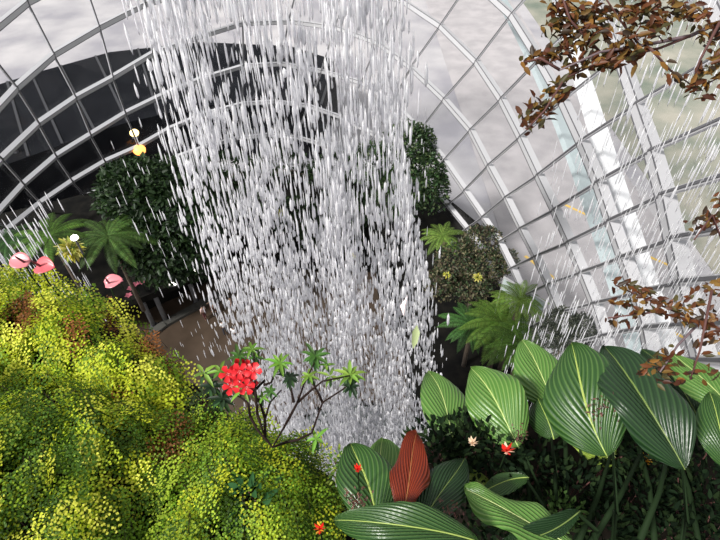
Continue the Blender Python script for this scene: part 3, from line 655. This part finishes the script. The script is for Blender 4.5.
bl((530, 480), 1.9, (478, 492), 1.9, 14, 'mid', 'low green leaf under the pale second leaf', tilt=.6, stem=(540, 540, 1.7))
# extra tall stalks and undergrowth
for i, (a, b_) in enumerate((((530, 500, 1.95), (518, 440, 2.05)), ((590, 545, 1.75), (640, 455, 2.0)), ((655, 545, 1.8), (638, 440, 2.1)), ((700, 550, 1.8), (672, 440, 2.1)), ((566, 520, 1.9), (560, 395, 2.3)), ((640, 540, 1.7), (668, 455, 1.9)), ((575, 550, 1.8), (612, 450, 2.05)))):
    P = PT(*a); Q = PT(*b_); o = MB().tube([P, (P+Q)/2+[.01, 0, .01], Q], [.011, .009, .006], 8).build('plant_stalk', M['stalk'], None, True)
    tag(o, ['dark stalk leaning left under the pale second leaf', 'dark stalk slanting right under the biggest striped leaf', 'thin dark stalk right of the thickest stalk', 'dark stalk below the large dark striped leaf', 'tall dark stalk left of the biggest striped leaf', 'dark stalk slanting to the large dark leaf', 'dark stalk beside the biggest leaf'][i], 'stalk', 'dark stalks under the broad leaves')
def under(px, z, n, size, cols, label, seed, name='undergrowth', rad=.14, h=.11, asp=.45):
    g = np.random.default_rng(seed); p = PZ(*px, z); t = thing(name, p-[0, 0, .25], label, 'plant', 'dark undergrowth under the broad leaves')
    Lv = Leaves(); d = nrm(g.normal(size=(n, 3))*[1, 1, .7]+[0, 0, .3]); P = p+d*[rad, rad, h]*g.uniform(.3, 1, (n, 1))
    C = np.asarray(cols)[g.integers(0, len(cols), n)]*g.uniform(.6, 1.3, (n, 1)); Lv.add('ovate', P, nrm(d+rdir(n)*.6), nrm(g.normal(size=(n, 3))*.5+[0, -.3, 1]), size*g.uniform(.6, 1.3, n), size*asp, C)
    Lv.build('foliage', M['dull'], t); sm = MB()
    for k in range(6): q = p+rdir(1)[0]*[rad*.6, rad*.6, h*.5]; sm.tube([p-[0, 0, .25], (p+q)/2-[0, 0, .05], q], .003, 4)
    sm.build('stems', M['twig'], t); return t
UG = [(.004, .010, .004), (.008, .018, .007), (.016, .030, .010)]  # near-black greens paint in the shade beneath the broad leaves
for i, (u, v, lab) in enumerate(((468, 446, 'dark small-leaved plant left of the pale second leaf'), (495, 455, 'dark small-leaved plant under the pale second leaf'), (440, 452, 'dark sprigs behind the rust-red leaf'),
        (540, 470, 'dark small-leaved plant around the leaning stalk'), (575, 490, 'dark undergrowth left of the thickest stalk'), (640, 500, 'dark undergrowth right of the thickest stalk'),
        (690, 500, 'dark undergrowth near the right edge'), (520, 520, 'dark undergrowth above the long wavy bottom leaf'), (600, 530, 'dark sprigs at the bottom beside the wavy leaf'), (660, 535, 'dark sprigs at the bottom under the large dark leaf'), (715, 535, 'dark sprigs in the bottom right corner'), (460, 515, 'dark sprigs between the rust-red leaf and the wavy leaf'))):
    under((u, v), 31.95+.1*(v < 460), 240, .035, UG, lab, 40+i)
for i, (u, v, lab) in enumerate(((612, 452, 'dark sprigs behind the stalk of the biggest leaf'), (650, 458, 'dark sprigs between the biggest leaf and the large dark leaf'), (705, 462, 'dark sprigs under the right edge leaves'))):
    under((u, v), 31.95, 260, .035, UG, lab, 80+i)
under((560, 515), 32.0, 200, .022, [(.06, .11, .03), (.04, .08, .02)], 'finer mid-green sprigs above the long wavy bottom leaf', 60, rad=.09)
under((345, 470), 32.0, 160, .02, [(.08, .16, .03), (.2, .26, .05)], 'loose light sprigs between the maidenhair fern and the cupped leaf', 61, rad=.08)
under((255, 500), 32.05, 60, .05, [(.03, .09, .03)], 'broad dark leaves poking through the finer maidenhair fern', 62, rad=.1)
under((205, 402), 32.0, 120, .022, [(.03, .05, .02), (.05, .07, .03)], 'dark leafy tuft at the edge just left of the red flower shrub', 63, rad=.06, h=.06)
# ------------------------------------------------------------------ small flowers among the leaves
def spathe(u, v, d, size, c, cs, label, az=0.0, ln=.22, name='anthurium_flower', tiltv=(0, -.2, .5)):
    p = PT(u, v, d); t = thing(name, p-[0, 0, ln], label, 'flower'); a = nrm(np.array([math.cos(az), math.sin(az), .15])); n = nrm(np.array(tiltv)-a*np.dot(tiltv, a)); s = np.cross(a, n)
    V = []; Fc = []; NT, NS = 10, 7
    for i in range(NT):
        tt = i/(NT-1); w_ = size*.42*math.sin(math.pi*min(1, tt*.9+.1))**.7
        for j in range(NS):
            q = -1+2*j/(NS-1); V.append(p+a*size*(tt-.25)+s*w_*q+n*(abs(q)**2*w_*.35-.25*size*(tt-.4)**2))
    Fc = [(i*NS+j, i*NS+j+1, (i+1)*NS+j+1, (i+1)*NS+j) for i in range(NT-1) for j in range(NS-1)]
    o = mesh('spathe', V, Fc, c, t, True); md = o.modifiers.new('thick', 'SOLIDIFY'); md.thickness = .0012
    MB().tube([p, p+n*size*.35+a*size*.05, p+n*size*.6+a*size*.1], [size*.06, size*.055, size*.03], 8).build('spadix', cs, t, True)
    MB().tube([p-[0, 0, ln], p-[.01, 0, ln*.5], p], size*.03+.0008, 6).build('stem', M['stalk'], t, True); return t
pk = mat('pink_spathe', (.62, .11, .13), .35); pk2 = mat('light_pink_spathe', (.68, .22, .25), .35); dkr = mat('dark_spadix', (.10, .02, .03), .4)
spathe(24, 262, 2.6, .105, pk2, dkr, 'pink anthurium flower furthest left above the fern mound', 3.0)
spathe(40, 266, 2.55, .11, pk, dkr, 'salmon pink anthurium flower right of its paler neighbour above the fern mound', -.25)
spathe(109, 283, 2.5, .085, pk2, dkr, 'single pale pink anthurium flower in front of the dark tree', .35)
rd = mat('red_bract', (.75, .03, .02), .4); yw = mat('yellow_bract', (.8, .45, .05), .4); cream = mat('cream_bract', (.8, .62, .45), .4)
def bract(u, v, d, size, m1, m2, label, seed):
    g = np.random.default_rng(seed); p = PT(u, v, d); t = thing('bract_flower', p-[0, 0, .2], label, 'flower'); Lv = Leaves(); n = 8
    for nm_, mm, lo, hi in (('red_bracts', m1, 0, 5), ('inner_bracts', m2, 5, 8)):
        b = MB()
        for k in range(lo, hi):
            dd = nrm(np.array([math.cos(k*2.4)*.55, math.sin(k*2.4)*.55-.15, .9])); q = p+dd*size; sd = nrm(np.cross(dd, [0, 1, .3]))
            b.add([p-dd*size*.1, p+dd*size*.5-sd*size*.16, q, p+dd*size*.5+sd*size*.16, p+dd*size*.45+np.cross(sd, dd)*size*.08], [(0, 1, 4), (1, 2, 4), (2, 3, 4), (3, 0, 4), (0, 3, 2, 1)])
        b.build(nm_, mm, t)
    MB().tube([p-[0, 0, .2], p], .0025, 6).build('stem', M['stalk'], t); return t
bract(506, 452, 1.85, .05, rd, cream, 'small red and cream flower under the pale second leaf', 1)
bract(320, 530, 1.5, .036, rd, yw, 'orange-red and yellow flower at the bottom beside the fern', 2)
bract(358, 470, 1.66, .03, rd, rd, 'little red flower inside the cupped green leaf', 3)
tag(Leaves().add('ovate', PT(664, 433, 1.76), [(1., 0, .3), (.7, .2, .8), (.8, -.2, .1)], [(0, -.6, .8)]*3, .03, .018, (.75, .04, .02)).build('fallen_petal', M['leaf']), 'tiny red petal lying against the large dark striped leaf', 'petal')
bract(643, 462, 2.1, .05, yw, yw, 'yellow spiky flower deep behind the tall stalks', 5)
bract(472, 444, 1.95, .04, cream, cream, 'pale cream flower just below the left pale leaf', 6)
def litter(u, v, d, n, r, label, seed):
    g = np.random.default_rng(seed); p = PT(u, v, d); Lv = Leaves(); P = p+g.normal(size=(n, 3))*r
    Lv.add('ovate', P, rdir(n), nrm(g.normal(size=(n, 3))+[0, -.5, 1]), .012, .006, jit((.12, .06, .045), n, .5, g)); return tag(Lv.build('flower_litter', M['leaf']), label, 'litter', None, 'stuff')
litter(358, 500, 1.62, 110, (.022, .02, .022), 'brown dried flower crumbs lying in the cupped leaf', 1)
litter(520, 436, 1.93, 50, (.012, .012, .03), 'dark dried flowers at the foot of the pale second leaf', 2)
litter(598, 412, 1.84, 110, (.022, .02, .04), 'dark dried flowers along the midrib of the biggest leaf', 3)
litter(450, 512, 1.62, 60, (.02, .02, .02), 'brown crumbs on the dark leaf by the rust-red leaf', 4)
# ------------------------------------------------------------------ rhododendron with red flowers
D0 = 2.0
def P2(x, y, d=0): return PT(190+x/4, 330+y/4, D0+d)
base = P2(330, 470, -.1)
rh = thing('rhododendron', base, 'sparse rhododendron shrub with thin dark branches in front of the waterfall', 'shrub')
brs = [[(395, 355), (430, 290), (455, 220), (500, 125)], [(430, 290), (480, 245), (530, 205), (640, 182)], [(380, 450), (430, 440), (487, 412), (530, 290), (620, 232), (640, 205)],
       [(300, 430), (300, 355), (320, 290), (365, 240)], [(300, 355), (280, 290), (250, 250), (215, 225)], [(240, 345), (232, 290), (190, 262)], [(415, 290), (405, 240), (390, 190)],
       [(530, 290), (510, 245), (480, 200)], [(270, 340), (262, 250), (255, 90)], [(295, 220), (325, 210), (345, 160)], [(395, 355), (370, 400), (330, 470)], [(300, 430), (330, 470)], [(130, 190), (200, 200), (250, 250)], [(380, 450), (330, 470)],
       [(240, 345), (270, 400), (330, 470)], [(270, 340), (300, 430)], [(250, 250), (300, 200), (295, 220)]]
for k, b_ in enumerate(brs):
    P = [P2(x, y, .02*math.sin(k*2+i)) if not (x, y) == (330, 470) else base for i, (x, y) in enumerate(b_)]
    MB().tube(P, np.linspace(.006, .0028, len(P)), 6).build('branch', M['wire'], rh, True)
ros = [(360, 135, 9, .8), (500, 105, 9, .9), (640, 180, 10, .9), (245, 78, 7, .7), (195, 105, 8, .8), (55, 172, 4, .9), (120, 165, 7, .8), (400, 190, 7, .8), (475, 185, 7, .7), (545, 140, 4, .6), (320, 245, 6, .6),
       (645, 225, 6, .8), (505, 435, 5, .8), (130, 275, 7, 1), (560, 185, 4, .7), (85, 225, 6, .9), (265, 110, 5, .6), (210, 240, 5, .8), (290, 270, 5, .6)]
for k, (x, y, n, sc_) in enumerate(ros):
    g = np.random.default_rng(100+k); a = np.arange(n)*6.283/n+g.uniform(0, 6); D = np.c_[np.cos(a), np.sin(a), g.uniform(-.25, .35, n)]
    Lv = Leaves(); dark = (x, y) in ((130, 275), (645, 225), (85, 225), (400, 190)); c = (.012, .03, .012) if dark else [(.13, .27, .03), (.05, .13, .02), (.20, .34, .05)][k % 3]
    Lv.add('ovate', P2(x, y), D, [0, 0, 1.], .068*sc_*g.uniform(.6, 1.25, n), .019*sc_, jit(c, n, .35, g)); 
    a2 = a+.4; D2 = np.c_[np.cos(a2), np.sin(a2), g.uniform(-1.3, -.3, n)]
    Lv.add('ovate', P2(x, y)-[0, 0, .006], D2, [0, 0, 1.], .058*sc_*g.uniform(.7, 1.2, n), .018*sc_, jit((.03, .08, .02), n, .35, g)); Lv.build('leaf_rosette', M['leaf'], rh)
red = mat('red_petals', (.62, .008, .015), .45); stam = mat('pink_stamens', (.85, .35, .35), .5)
for k, (x, y) in enumerate(((150, 175), (185, 140), (225, 150), (255, 165), (175, 185), (215, 185), (165, 230), (225, 225), (240, 205), (200, 160))):
    g = np.random.default_rng(200+k); p = P2(x, y, -.04+.02*(k % 3)); ax = nrm(CAM-p+g.normal(size=3)*.5*np.linalg.norm(CAM-p)*.6+[0, 0, .4]); e1 = nrm(np.cross(ax, [0, .3, 1])); e2 = np.cross(ax, e1); b = MB()
    for i in range(5):
        a = i*1.2566+k; r_ = e1*math.cos(a)+e2*math.sin(a); s_ = -e1*math.sin(a)+e2*math.cos(a); S = .029
        b.add([p, p+ax*S*.5+r_*S*.35-s_*S*.22, p+ax*S*.55+r_*S*.95-s_*S*.42, p+ax*S*.35+r_*S*1.2, p+ax*S*.55+r_*S*.95+s_*S*.42, p+ax*S*.5+r_*S*.35+s_*S*.22, p+ax*S*.4+r_*S*.7], [(0, 1, 6, 5), (1, 2, 6), (2, 3, 6), (3, 4, 6), (4, 5, 6)])
    fl_ = b.build('flower', red, rh, True); st = MB()
    for i in range(4): st.tube([p, p+ax*.03+e1*.006*math.cos(i*1.6)+e2*.006*math.sin(i*1.6)], .0012, 4)
    st.build('stamen', stam, fl_)
# ------------------------------------------------------------------ rust-leaved branches near the camera
RB = [(.11, .035, .010), (.17, .08, .015), (.07, .02, .008), (.035, .02, .01), (.16, .09, .02), (.06, .05, .015), (.09, .03, .01)]
def rusty(name, branches, clusters, d0, label, seed, leafL=.022, twigm='twig'):  # leaf colours vary leaf by leaf
    g = np.random.default_rng(seed); r0 = PT(*branches[0][0], d0); t = thing(name, r0, label, 'branch')
    for k, b_ in enumerate(branches):
        P = [PT(u, v, d0+.04*math.sin(k+i*.9)) for i, (u, v) in enumerate(b_)]; MB().tube(P, np.linspace(.0052 if k == 0 else .0028, .0014, len(P)), 6).build('twig', M[twigm if k else 'greytwig'], t, True)
    for u0, v0, u1, v1, n, wd in clusters:
        n = int(n*(2.1 if seed == 31 else 1.3))
        a = g.random(n); a = (np.arange(n)+a)/n; U = u0+(u1-u0)*a+np.clip(g.normal(size=n), -1.3, 1.3)*wd; Vv = v0+(v1-v0)*a+np.clip(g.normal(size=n), -1.3, 1.3)*wd; P = np.array([PT(u, v, d0+g.uniform(-.02, .02)) for u, v in zip(U, Vv)])
        ax = PT(u1, v1, d0)-PT(u0, v0, d0); D = nrm(nrm(ax)*.8+g.normal(size=(n, 3))*.6); C = np.asarray(RB)[g.integers(0, len(RB), n)]*g.uniform(.7, 1.4, (n, 1))
        Lv = Leaves(); Lv.add('ovate', P, D, nrm(g.normal(size=(n, 3))*.6+[0, -.4, 1]), leafL*g.uniform(.6, 1.25, n), leafL*.42, np.clip(C, 0, 1)); Lv.build('leaf_spray', M['leaf'], t)
    return t
rusty('rusty_branch', [[(790, 5), (720, 22), (690, 36), (640, 46), (600, 52), (560, 70)], [(690, 36), (660, 48), (600, 62), (565, 78), (545, 110), (528, 128)], [(640, 46), (620, 20), (600, -10)], [(600, 52), (570, 20), (560, -10)], [(560, 70), (540, 58), (525, 62)], [(720, 22), (700, 60), (690, 90)], [(650, 48), (670, 70), (690, 84)]],
      [(548, 5, 600, 20, 70, 8), (545, 25, 580, 35, 34, 6), (525, 62, 570, 48, 40, 4), (575, 45, 600, 30, 22, 6), (610, 5, 700, 15, 75, 8), (620, 32, 660, 30, 26, 6), (566, 72, 645, 45, 60, 6), (524, 126, 565, 86, 52, 7), (600, 66, 634, 60, 14, 5), (660, 66, 676, 82, 6, 5), (690, 92, 722, 62, 42, 8), (700, 40, 720, 30, 20, 7)],
      .95, 'rust-brown leafy branch hanging across the top right corner', 31)
rusty('rusty_branch', [[(790, 330), (725, 330), (700, 322), (678, 345), (660, 372)], [(700, 322), (660, 305), (615, 285)], [(700, 322), (655, 312), (608, 318)], [(730, 260), (712, 215), (694, 240)], [(712, 290), (700, 350), (690, 380)]],
      [(612, 284, 650, 292, 26, 3), (606, 304, 660, 300, 24, 3), (606, 322, 660, 310, 26, 3), (660, 305, 715, 322, 55, 6), (640, 375, 672, 352, 30, 5), (690, 300, 720, 290, 24, 7), (695, 232, 722, 205, 34, 7), (700, 350, 720, 330, 22, 8), (690, 375, 712, 372, 10, 6), (655, 378, 680, 378, 16, 4)],
      1.05, 'rust and amber leafy branch reaching in from the right edge at mid height', 32, .021)
# a petal and a leaf caught in front of the water
p = PT(401, 305, 9.3); s_ = .30
o = MB().add([p+RX*.04*s_*10+UX*.17, p-RX*.02-UX*.02, p+RX*.05-UX*.20, p+RX*.07-UX*.01-F0*.02], [(0, 1, 2), (0, 2, 3), (0, 3, 1), (1, 3, 2)]).build('petal', mat('pale_petal', (.82, .68, .68), .6))
tag(o, 'large pale pink pointed petal drifting in front of the right side of the waterfall', 'petal')
p = PT(417, 337, 9.3); g_ = Leaves().add('ovate', p+UX*.22, [(-RX*.15-UX)], -F0, .45, .14, (.42, .5, .25)).build('falling_leaf', M['leaf']); tag(g_, 'narrow yellow-green leaf drifting at the right edge of the waterfall', 'leaf')
